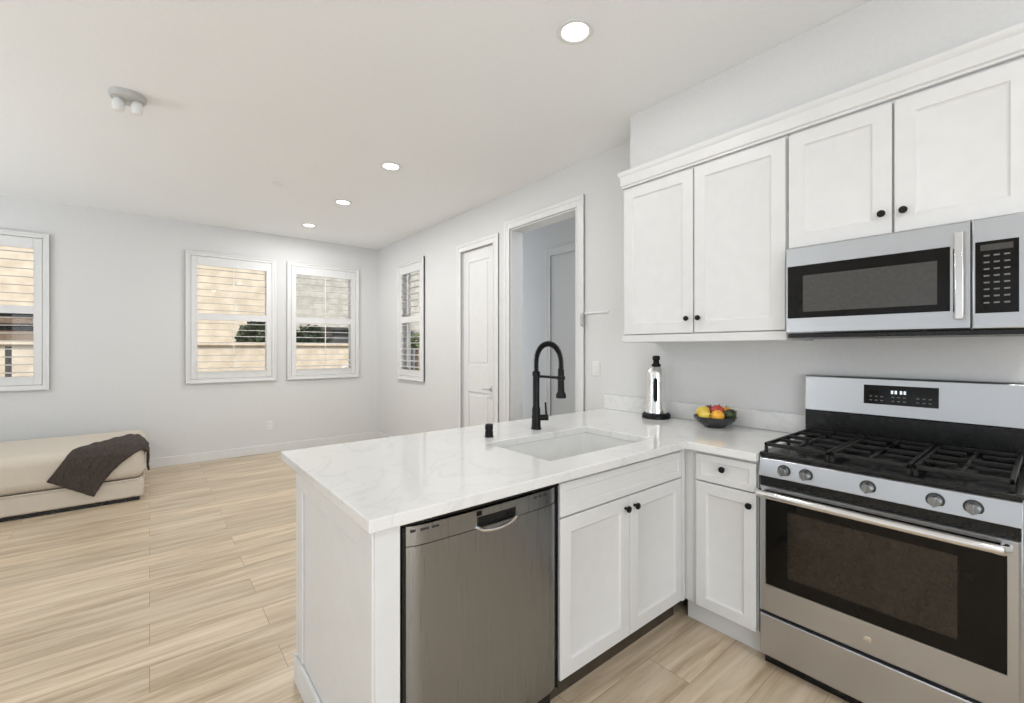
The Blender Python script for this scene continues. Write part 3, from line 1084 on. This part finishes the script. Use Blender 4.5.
door = mb.build('door', M['steel_x'], t)
g = MB().box(gx0 + 0.001, 0.0005, gz0 + 0.001, gx1 - 0.001, 0.0055, gz1 - 0.001).build('door_glass', M['black_glass'], door, 0.001)
MB().box(gx0 + 0.062, -0.0004, gz0 + 0.028, gx1 - 0.035, 0.003, gz1 - 0.047).build('door_window', M['micro_window'], door)
h = MB()
h.prism([(0.566, -0.002), (0.566, -0.030), (0.572, -0.038), (0.592, -0.038), (0.598, -0.030), (0.598, -0.002), (0.588, -0.002), (0.588, -0.026), (0.576, -0.026), (0.576, -0.002)], 2, 1.475, 1.785)
h.build('handle', M['chrome'], door, 0.002)
MB().lathe([(0.009, 0.0), (0.009, -0.0012), (0.0, -0.0012)], (0.30, 0.0, 1.785), 20, 1).build('emblem', M['grey_plastic'], door)
pn = MB().box(dxe + 0.003, 0.0, MZ0 + 0.014, MW, 0.031, MZ1 - 0.001).build('control_panel', M['steel_x'], t, 0.004)
gp = MB().box(0.619, -0.0015, 1.494, 0.722, 0.003, 1.745).build('key_panel', M['black_glass'], t, 0.001)
MB().box(0.632, -0.0024, 1.712, 0.709, -0.001, 1.733).build('display', M['micro_window'], gp)
for r_ in range(8):
    for c_ in range(3):
        zz = 1.692 - r_ * 0.0235
        MB().box(0.640 + c_ * 0.024, -0.0024, zz, 0.654 + c_ * 0.024, -0.001, zz + 0.005).build('key', M['mark'], gp)

# ------------------------------------------------------------------ things on the counter
t = thing('coffee_urn', 'tall polished steel coffee urn with black base and lid on the corner counter', 'coffee urn', (-1.668, 2.586, CT))
MB().lathe([(0.086, 0.0), (0.090, 0.004), (0.090, 0.024), (0.080, 0.036), (0.0, 0.036)], (0, 0, 0), 40).build('base', M['black'], t)
MB().lathe([(0.070, 0.037), (0.070, 0.055), (0.062, 0.075), (0.060, 0.24), (0.060, 0.295), (0.052, 0.322), (0.036, 0.336), (0.0, 0.337)], (0, 0, 0), 40).build('body', M['urn'], t)
MB().lathe([(0.026, 0.338), (0.029, 0.340), (0.029, 0.352), (0.020, 0.358), (0.018, 0.376), (0.024, 0.384), (0.024, 0.404), (0.016, 0.410), (0.0, 0.410)], (0, 0, 0), 32).build('lid', M['black'], t)
dirv = Vector((1.50, -2.586, 0)).normalized()
hp = [dirv * 0.056 + Vector((0, 0, 0.252)), dirv * 0.078 + Vector((0, 0, 0.256)), dirv * 0.092 + Vector((0, 0, 0.238)), dirv * 0.094 + Vector((0, 0, 0.19)), dirv * 0.092 + Vector((0, 0, 0.145)), dirv * 0.078 + Vector((0, 0, 0.126)), dirv * 0.058 + Vector((0, 0, 0.130))]
MB().tube(hp, [0.011, 0.012, 0.013, 0.013, 0.013, 0.012, 0.011], 12).build('handle', M['black'], t)

BX, BY = -1.262, 2.556
t = thing('fruit_bowl', 'dark glazed fruit bowl on the counter left of the range', 'bowl', (BX, BY, CT))
MB().lathe([(0.0, 0.0), (0.055, 0.0), (0.058, 0.006), (0.090, 0.024), (0.111, 0.046), (0.117, 0.062), (0.113, 0.064), (0.105, 0.049), (0.085, 0.030), (0.055, 0.014), (0.0, 0.012)], (0, 0, 0), 48).build('bowl_body', M['bowl'], t)
fr = 'fruit heaped in the dark bowl'


def fruit(name, label, cat, c, r, squash, mat, rx=0, rz=0, stem=True):
    t = thing(name, label, cat, (BX + c[0], BY + c[1], CT + c[2]), 0, fr)
    rot = Matrix.Rotation(rz, 4, 'Z') @ Matrix.Rotation(rx, 4, 'Y')
    MB().ball((0, 0, 0), r, squash, 24, rot).build('flesh', mat, t)
    if stem:
        p = rot @ Vector((0, 0, r * squash[2] * 0.94))
        q = rot @ Vector((0.003, 0, r * squash[2] + 0.008))
        MB().tube([p, q], [0.003, 0.002], 6).build('stem', M['stem'], t)
    return t


fruit('lemon', 'yellow lemon at the left side of the bowl', 'lemon', (-0.062, -0.020, 0.083), 0.031, (1, 1, 1.28), M['lemon'], 1.2, 0.5)
fruit('lemon', 'yellow lemon lying at the front of the bowl between its neighbours', 'lemon', (-0.022, -0.075, 0.071), 0.031, (1, 1, 1.28), M['lemon'], 1.4, -0.4)
fruit('orange', 'round orange at the front right of the bowl', 'orange', (0.045, -0.058, 0.072), 0.036, (1, 1, 0.96), M['orange'])
fruit('apple', 'red apple on top of the fruit heap', 'apple', (0.008, 0.018, 0.092), 0.038, (1, 1, 0.9), M['apple'], 0.2)
fruit('avocado', 'dark green avocado at the right rim of the bowl', 'avocado', (0.080, 0.012, 0.078), 0.030, (1, 1, 1.3), M['lime'], 1.1, 0.9)
fruit('plum', 'dark red plum at the back left of the bowl', 'plum', (-0.062, 0.052, 0.088), 0.028, (1, 1, 1), M['plum'], 0.3)
fruit('orange', 'orange at the back of the bowl behind the red apple', 'orange', (0.030, 0.078, 0.079), 0.034, (1, 1, 0.96), M['orange'])

# ------------------------------------------------------------------ small wall and ceiling fittings


def wall_plate(name, label, cat, loc, rz, kind):
    t = thing(name, label, cat, loc, rz)
    MB().box(-0.036, -0.006, -0.058, 0.036, -0.0005, 0.058).build('plate', M['white_plastic'], t, 0.003)
    if kind == 'switch':
        MB().box(-0.016, -0.010, -0.033, 0.016, -0.006, 0.033).build('rocker', M['white_plastic'], t, 0.002)
    else:
        for s in (-1, 1):
            sk = MB().box(-0.016, -0.008, s * 0.02 - 0.013, 0.016, -0.006, s * 0.02 + 0.013).build('socket', M['white_plastic'], t, 0.002)
            MB().box(-0.008, -0.0085, s * 0.02 - 0.003, -0.005, -0.0079, s * 0.02 + 0.007).box(0.005, -0.0085, s * 0.02 - 0.003, 0.008, -0.0079, s * 0.02 + 0.007).build('slot', M['plastic'], sk)
    return t


wall_plate('light_switch', 'white rocker switch plate on the wall between hall opening and cabinets', 'light switch', (-2.27, YW, 1.215), 0, 'switch')
wall_plate('power_outlet', 'white power outlet low on the far wall under the windows', 'outlet', (XW, 1.22, 0.36), PI / 2, 'outlet')
t = thing('key_rail', 'thin white rail with a dark hook beside the hall opening', 'key rail', (-2.40, YW, 1.65))
MB().box(0.0, -0.012, -0.006, 0.25, -0.0005, 0.008).build('rail', M['white_plastic'], t, 0.002)
MB().tube([(0.006, -0.012, -0.002), (0.006, -0.026, -0.004), (0.006, -0.03, -0.03), (0.006, -0.03, -0.085), (0.006, -0.02, -0.10), (0.006, -0.016, -0.088)], [0.012, 0.013, 0.016, 0.014, 0.008, 0.005], 10).build('hook', M['grey_plastic'], t)

lights = [((-1.448, 1.568), 'lit recessed downlight closest to the upper cabinets, largest on the ceiling', 1.0),
          ((-3.48, 1.547), 'lit recessed downlight second from the upper cabinets, out past the faucet', 1.0),
          ((-4.647, 1.544), 'lit recessed downlight third from the upper cabinets', 1.0),
          ((-5.775, 1.51), 'lit recessed downlight nearest the far window wall, smallest on the ceiling', 1.0)]


def downlight(x, y, label, size=1.0):
    t = thing('recessed_downlight', label, 'ceiling light', (x, y, CEIL), 0, 'recessed downlights in a row on the ceiling')
    MB().lathe([(0.062, -0.0005), (0.085, -0.0005), (0.088, -0.004), (0.084, -0.008), (0.066, -0.008), (0.062, -0.004)], (0, 0, 0), 40, close=True).build('trim_ring', M['white_plastic'], t)
    MB().lathe([(0.0, -0.0008), (0.062, -0.0008), (0.062, -0.004), (0.0, -0.006)], (0, 0, 0), 32).build('diffuser', M['lamp'], t)
    d = bpy.data.lights.new('downlight_lamp', 'AREA')
    d.shape = 'DISK'
    d.size = 0.12
    d.energy = NEAR_DOWNLIGHT_W if x > -2 else DOWNLIGHT_W
    d.color = (1.0, 0.995, 0.985)
    lo = bpy.data.objects.new('downlight_lamp', d)
    col.objects.link(lo)
    lo.parent = t
    lo.location = (0, 0, -0.010)
    return t


for (x, y), lab, s in lights:
    downlight(x, y, lab, s)

t = thing('ceiling_sensor', 'round grey ceiling sensor with two white lobes above the living area', 'ceiling sensor', (-3.50, -0.10, CEIL))
MB().lathe([(0.0, -0.0005), (0.088, -0.0005), (0.088, -0.018), (0.080, -0.030), (0.05, -0.034), (0.0, -0.034)], (0, 0, 0), 36).build('base', M['grey_plastic'], t)
for k, (dx, dy) in enumerate(((0.0, -0.042), (0.012, 0.042))):
    MB().lathe([(0.0, -0.0345), (0.020, -0.0345), (0.030, -0.055), (0.031, -0.085), (0.022, -0.105), (0.0, -0.110)], (dx, dy, 0), 20).build('lobe', M['white_plastic'], t)
o = MB().lathe([(0.0, -0.0005), (0.045, -0.0005), (0.043, -0.006), (0.0, -0.010)], (0, 0, 0), 28).build('sprinkler_cover', M['white_plastic'], loc=(-4.52, 0.91, CEIL))
tag(o, 'small flat white sprinkler cover disc on the ceiling near the downlights', 'sprinkler cover')

# ------------------------------------------------------------------ chaise and throw
CX1, CX0, CY1, CY0 = -5.24, -6.30, -0.03, -2.2
t = thing('chaise', 'low beige upholstered chaise under the left window', 'chaise', (0, 0, 0))
MB().box(CX0 + 0.03, CY0 + 0.03, 0.0, CX1 - 0.02, CY1 - 0.04, 0.035).build('plinth', M['enamel'], t)
MB().box(CX0, CY0, 0.035, CX1, CY1 - 0.01, 0.195).build('base', M['fabric'], t, 0.02, 4)
cu = MB().box(CX0, CY0, 0.197, CX1 + 0.012, CY1, 0.50)
cu = cu.build('seat_cushion', M['fabric'], t, 0.085, 8)
MB().tube([(CX0 + 0.05, CY1 - 0.012, 0.197), (CX1 - 0.04, CY1 - 0.012, 0.197), (CX1, CY1 - 0.05, 0.197), (CX1 + 0.004, CY1 - 0.09, 0.197), (CX1 + 0.004, CY0 + 0.05, 0.197)], 0.006, 8).build('piping', M['fabric'], cu)

base_at(t, (-5.77, -1.1, 0.0))

# throw draped over the front edge and the end of the chaise
q = {'A': (-0.65, 0.19), 'B': (-0.37, 0.37), 'C': (0.22, -0.16), 'D': (-0.16, -0.60)}
bm = bmesh.new()
NU, NV = 40, 60
rad = 0.085
FXT, TOPZ, ENDY = CX1 + 0.020, 0.508, CY1 + 0.008


def fold(d):
    """distance past the start of a rounded edge -> (out, down)"""
    if d <= 0:
        return d, 0.0
    arc_len = rad * PI / 2
    if d < arc_len:
        a = d / rad
        return rad * math.sin(a), rad * (1 - math.cos(a))
    return rad, rad + d - arc_len


def cloth_pt(u, v):
    # u along the hem (A->B), v from hem to far end
    by = (1 - u) * ((1 - v) * q['A'][0] + v * q['D'][0]) + u * ((1 - v) * q['B'][0] + v * q['C'][0])
    bs = (1 - u) * ((1 - v) * q['A'][1] + v * q['D'][1]) + u * ((1 - v) * q['B'][1] + v * q['C'][1])
    # right edge sags towards the front
    bulge = math.sin(PI * v) * u
    by -= 0.10 * bulge
    bs -= 0.01 * bulge
    wr = 0.007 * math.sin(u * 23 + 3 * math.sin(v * 5)) + 0.004 * math.sin(v * 37 + u * 9)
    so_, sd = fold(bs + rad)
    eo, ed = fold(by - ENDY + rad)
    x = FXT - rad + so_
    y = ENDY - rad + eo
    z = TOPZ - sd - ed
    if sd > rad * 0.6:
        x += 0.006 + abs(wr)
    elif ed > rad * 0.6:
        y += 0.006 + abs(wr)
    else:
        z += 0.004 + abs(wr)
    return (x, y, z)


gv = [[bm.verts.new(cloth_pt(i / NU, j / NV)) for i in range(NU + 1)] for j in range(NV + 1)]
for j in range(NV):
    for i in range(NU):
        bm.faces.new((gv[j][i], gv[j][i + 1], gv[j + 1][i + 1], gv[j + 1][i]))
mb = MB()
mb.bm.free()
mb.bm = bm
th = mb.build('throw_blanket', M['throw'])
s_ = th.modifiers.new('thick', 'SOLIDIFY')
s_.thickness = 0.014
s_.offset = 0.0
tag(th, 'dark brown knitted throw draped over the end of the chaise', 'throw blanket')

# ------------------------------------------------------------------ outside the windows
structure(MB().box(-40, -25, -0.5, XW - T - 0.001, 30, -0.12).box(XW - T - 0.001, YW + T + 1.0, -0.5, 5, 30, -0.12).build('ground', M['soil'], smooth=False))
t = thing('neighbour_house', 'tan stucco house seen beyond the far windows', 'house', (-13.0, 0, -0.12))
MB().box(-5, -9.0, 0, 0, 2.85, 6.0).build('wall', M['stucco'], t)
MB().prism([(-5.6, 6.0), (0.6, 6.0), (-2.5, 7.6)], 1, -9.6, 3.4).build('roof', M['roof'], t)
for y0 in (-6.2, -3.0):
    wf = MB().box(-0.02, y0, 1.0, 0.04, y0 + 1.4, 2.3).build('window', M['white_plastic'], t, 0.01)
    MB().box(0.03, y0 + 0.08, 1.08, 0.045, y0 + 1.32, 2.22).build('pane', M['black_glass'], wf)
t = thing('grey_house', 'grey stucco house seen through the shutter nearest the room corner', 'house', (-19.8, 8.0, -0.12))
MB().box(-5, -3.6, 0, 0, 8, 7.0).build('wall', M['stucco_grey'], t)
MB().prism([(-5.6, 7.0), (0.6, 7.0), (-2.5, 8.6)], 1, -4.2, 8.6).build('roof', M['roof'], t)
o = MB().box(-9.2, -6, -0.12, -9.0, 4.3, 1.42).box(-9.24, -6, 1.42, -8.96, 4.3, 1.48).build('garden_wall', M['block'], bevel=0.01)
tag(o, 'low tan block garden wall outside the far windows', 'garden wall')


def bush(name, label, c, size, n=900, mat='leaf'):
    mb = MB()
    bm = mb.bm
    for _ in range(n):
        while True:
            p = Vector((random.uniform(-1, 1), random.uniform(-1, 1), random.uniform(-1, 1)))
            if 0.3 < p.length < 1:
                break
        p = Vector((p.x * size[0], p.y * size[1], p.z * size[2]))
        a = Vector((random.uniform(-1, 1), random.uniform(-1, 1), random.uniform(-1, 1))).normalized()
        b = a.orthogonal().normalized()
        s = random.uniform(0.06, 0.12) * min(1.0, 0.4 + size[0])
        bm.faces.new([bm.verts.new(p + a * s), bm.verts.new(p + b * s * 0.5), bm.verts.new(p - a * s), bm.verts.new(p - b * s * 0.5)])
    t = thing(name, label, 'bush', c)
    mb.build('foliage', M[mat], t, smooth=False)
    MB().tube([(0, 0, -c[2] - 0.12), (0.02, 0, -c[2] / 2), (0, 0.02, 0)], [0.05, 0.04, 0.03], 8).build('stem', M['stem'], t)
    return t


bush('garden_bush', 'dark green bush in the window nearest the chaise throw', (-9.9, 1.66, 1.45), (0.5, 0.40, 0.48))
bush('garden_bush', 'dark green bush seen in the window nearest the room corner', (-9.9, 2.60, 1.42), (0.5, 0.34, 0.45))
t = thing('garden_shed', 'slate grey shed low in the window nearest the room corner', 'shed', (-10.2, 3.9, -0.12))
MB().box(-0.9, -0.84, 0, 0.3, 0.3, 1.90).build('wall', M['slate'], t, 0.01)
MB().prism([(-1.0, 1.90), (0.4, 1.90), (0.4, 1.95), (-1.0, 2.03)], 1, -0.88, 0.36).build('roof', M['slate'], t)
# stair railing of the corner window
t = thing('stair_railing', 'white sloping stair railing outside the window nearest the room corner', 'railing', (-8.2, 2.4, -0.12))
MB().tube([(0, 0.0, 0.95), (0, 0.75, 1.38)], 0.022, 8).build('handrail', M['white_plastic'], t)
MB().tube([(0, 0.0, 0.70), (0, 0.75, 1.13)], 0.016, 8).build('lower_rail', M['white_plastic'], t)
for yy, zz in ((0.02, 0.96), (0.73, 1.37)):
    MB().tube([(0, yy, 0.0), (0, yy, zz)], 0.02, 8).build('post', M['white_plastic'], t)
# outside the left window: pole and dark planter hedge
o = MB().tube([(-8.6, -1.42, -0.12), (-8.6, -1.42, 1.40)], 0.03, 10).build('garden_post', M['slate'])
tag(o, 'thin dark post outside the window behind the chaise', 'post')
t = thing('patio_pergola', 'dark brown pergola beams outside the window behind the chaise', 'pergola', (-9.8, -3.4, -0.12))
for zz, hh in ((1.55, 0.20), (1.86, 0.09)):
    MB().box(-0.06, -1.2, zz, 0.06, 2.2, zz + hh).build('beam', M['roof'], t, 0.01)
for yy in (-1.1, 2.1):
    MB().box(-0.06, yy - 0.06, 0, 0.06, yy + 0.06, 1.55).build('post', M['roof'], t, 0.01)
# outside the side window
bush('side_bush', 'green bush outside the narrow shuttered window', (-8.0, 4.08, 1.52), (0.12, 0.12, 0.16), 120, 'leaf_light')
o = MB().box(-8.72, 4.17, -0.12, -8.58, 4.31, 1.72).box(-8.74, 4.15, 1.72, -8.56, 4.33, 1.76).build('gate_post', M['navy'], bevel=0.005)
tag(o, 'dark blue-grey post outside the narrow shuttered window', 'post')
t = thing('side_fence', 'pale board fence outside the narrow shuttered window', 'fence', (-9.6, 5.0, -0.12))
MB().box(-4, 0.0, 0.1, 3.5, 0.04, 1.9).build('board_panel', M['white_plastic'], t)
for xx in (-3.9, -2.0, 0.0, 2.0, 3.4):
    MB().box(xx, 0.04, 0, xx + 0.09, 0.13, 2.0).build('post', M['navy'], t)
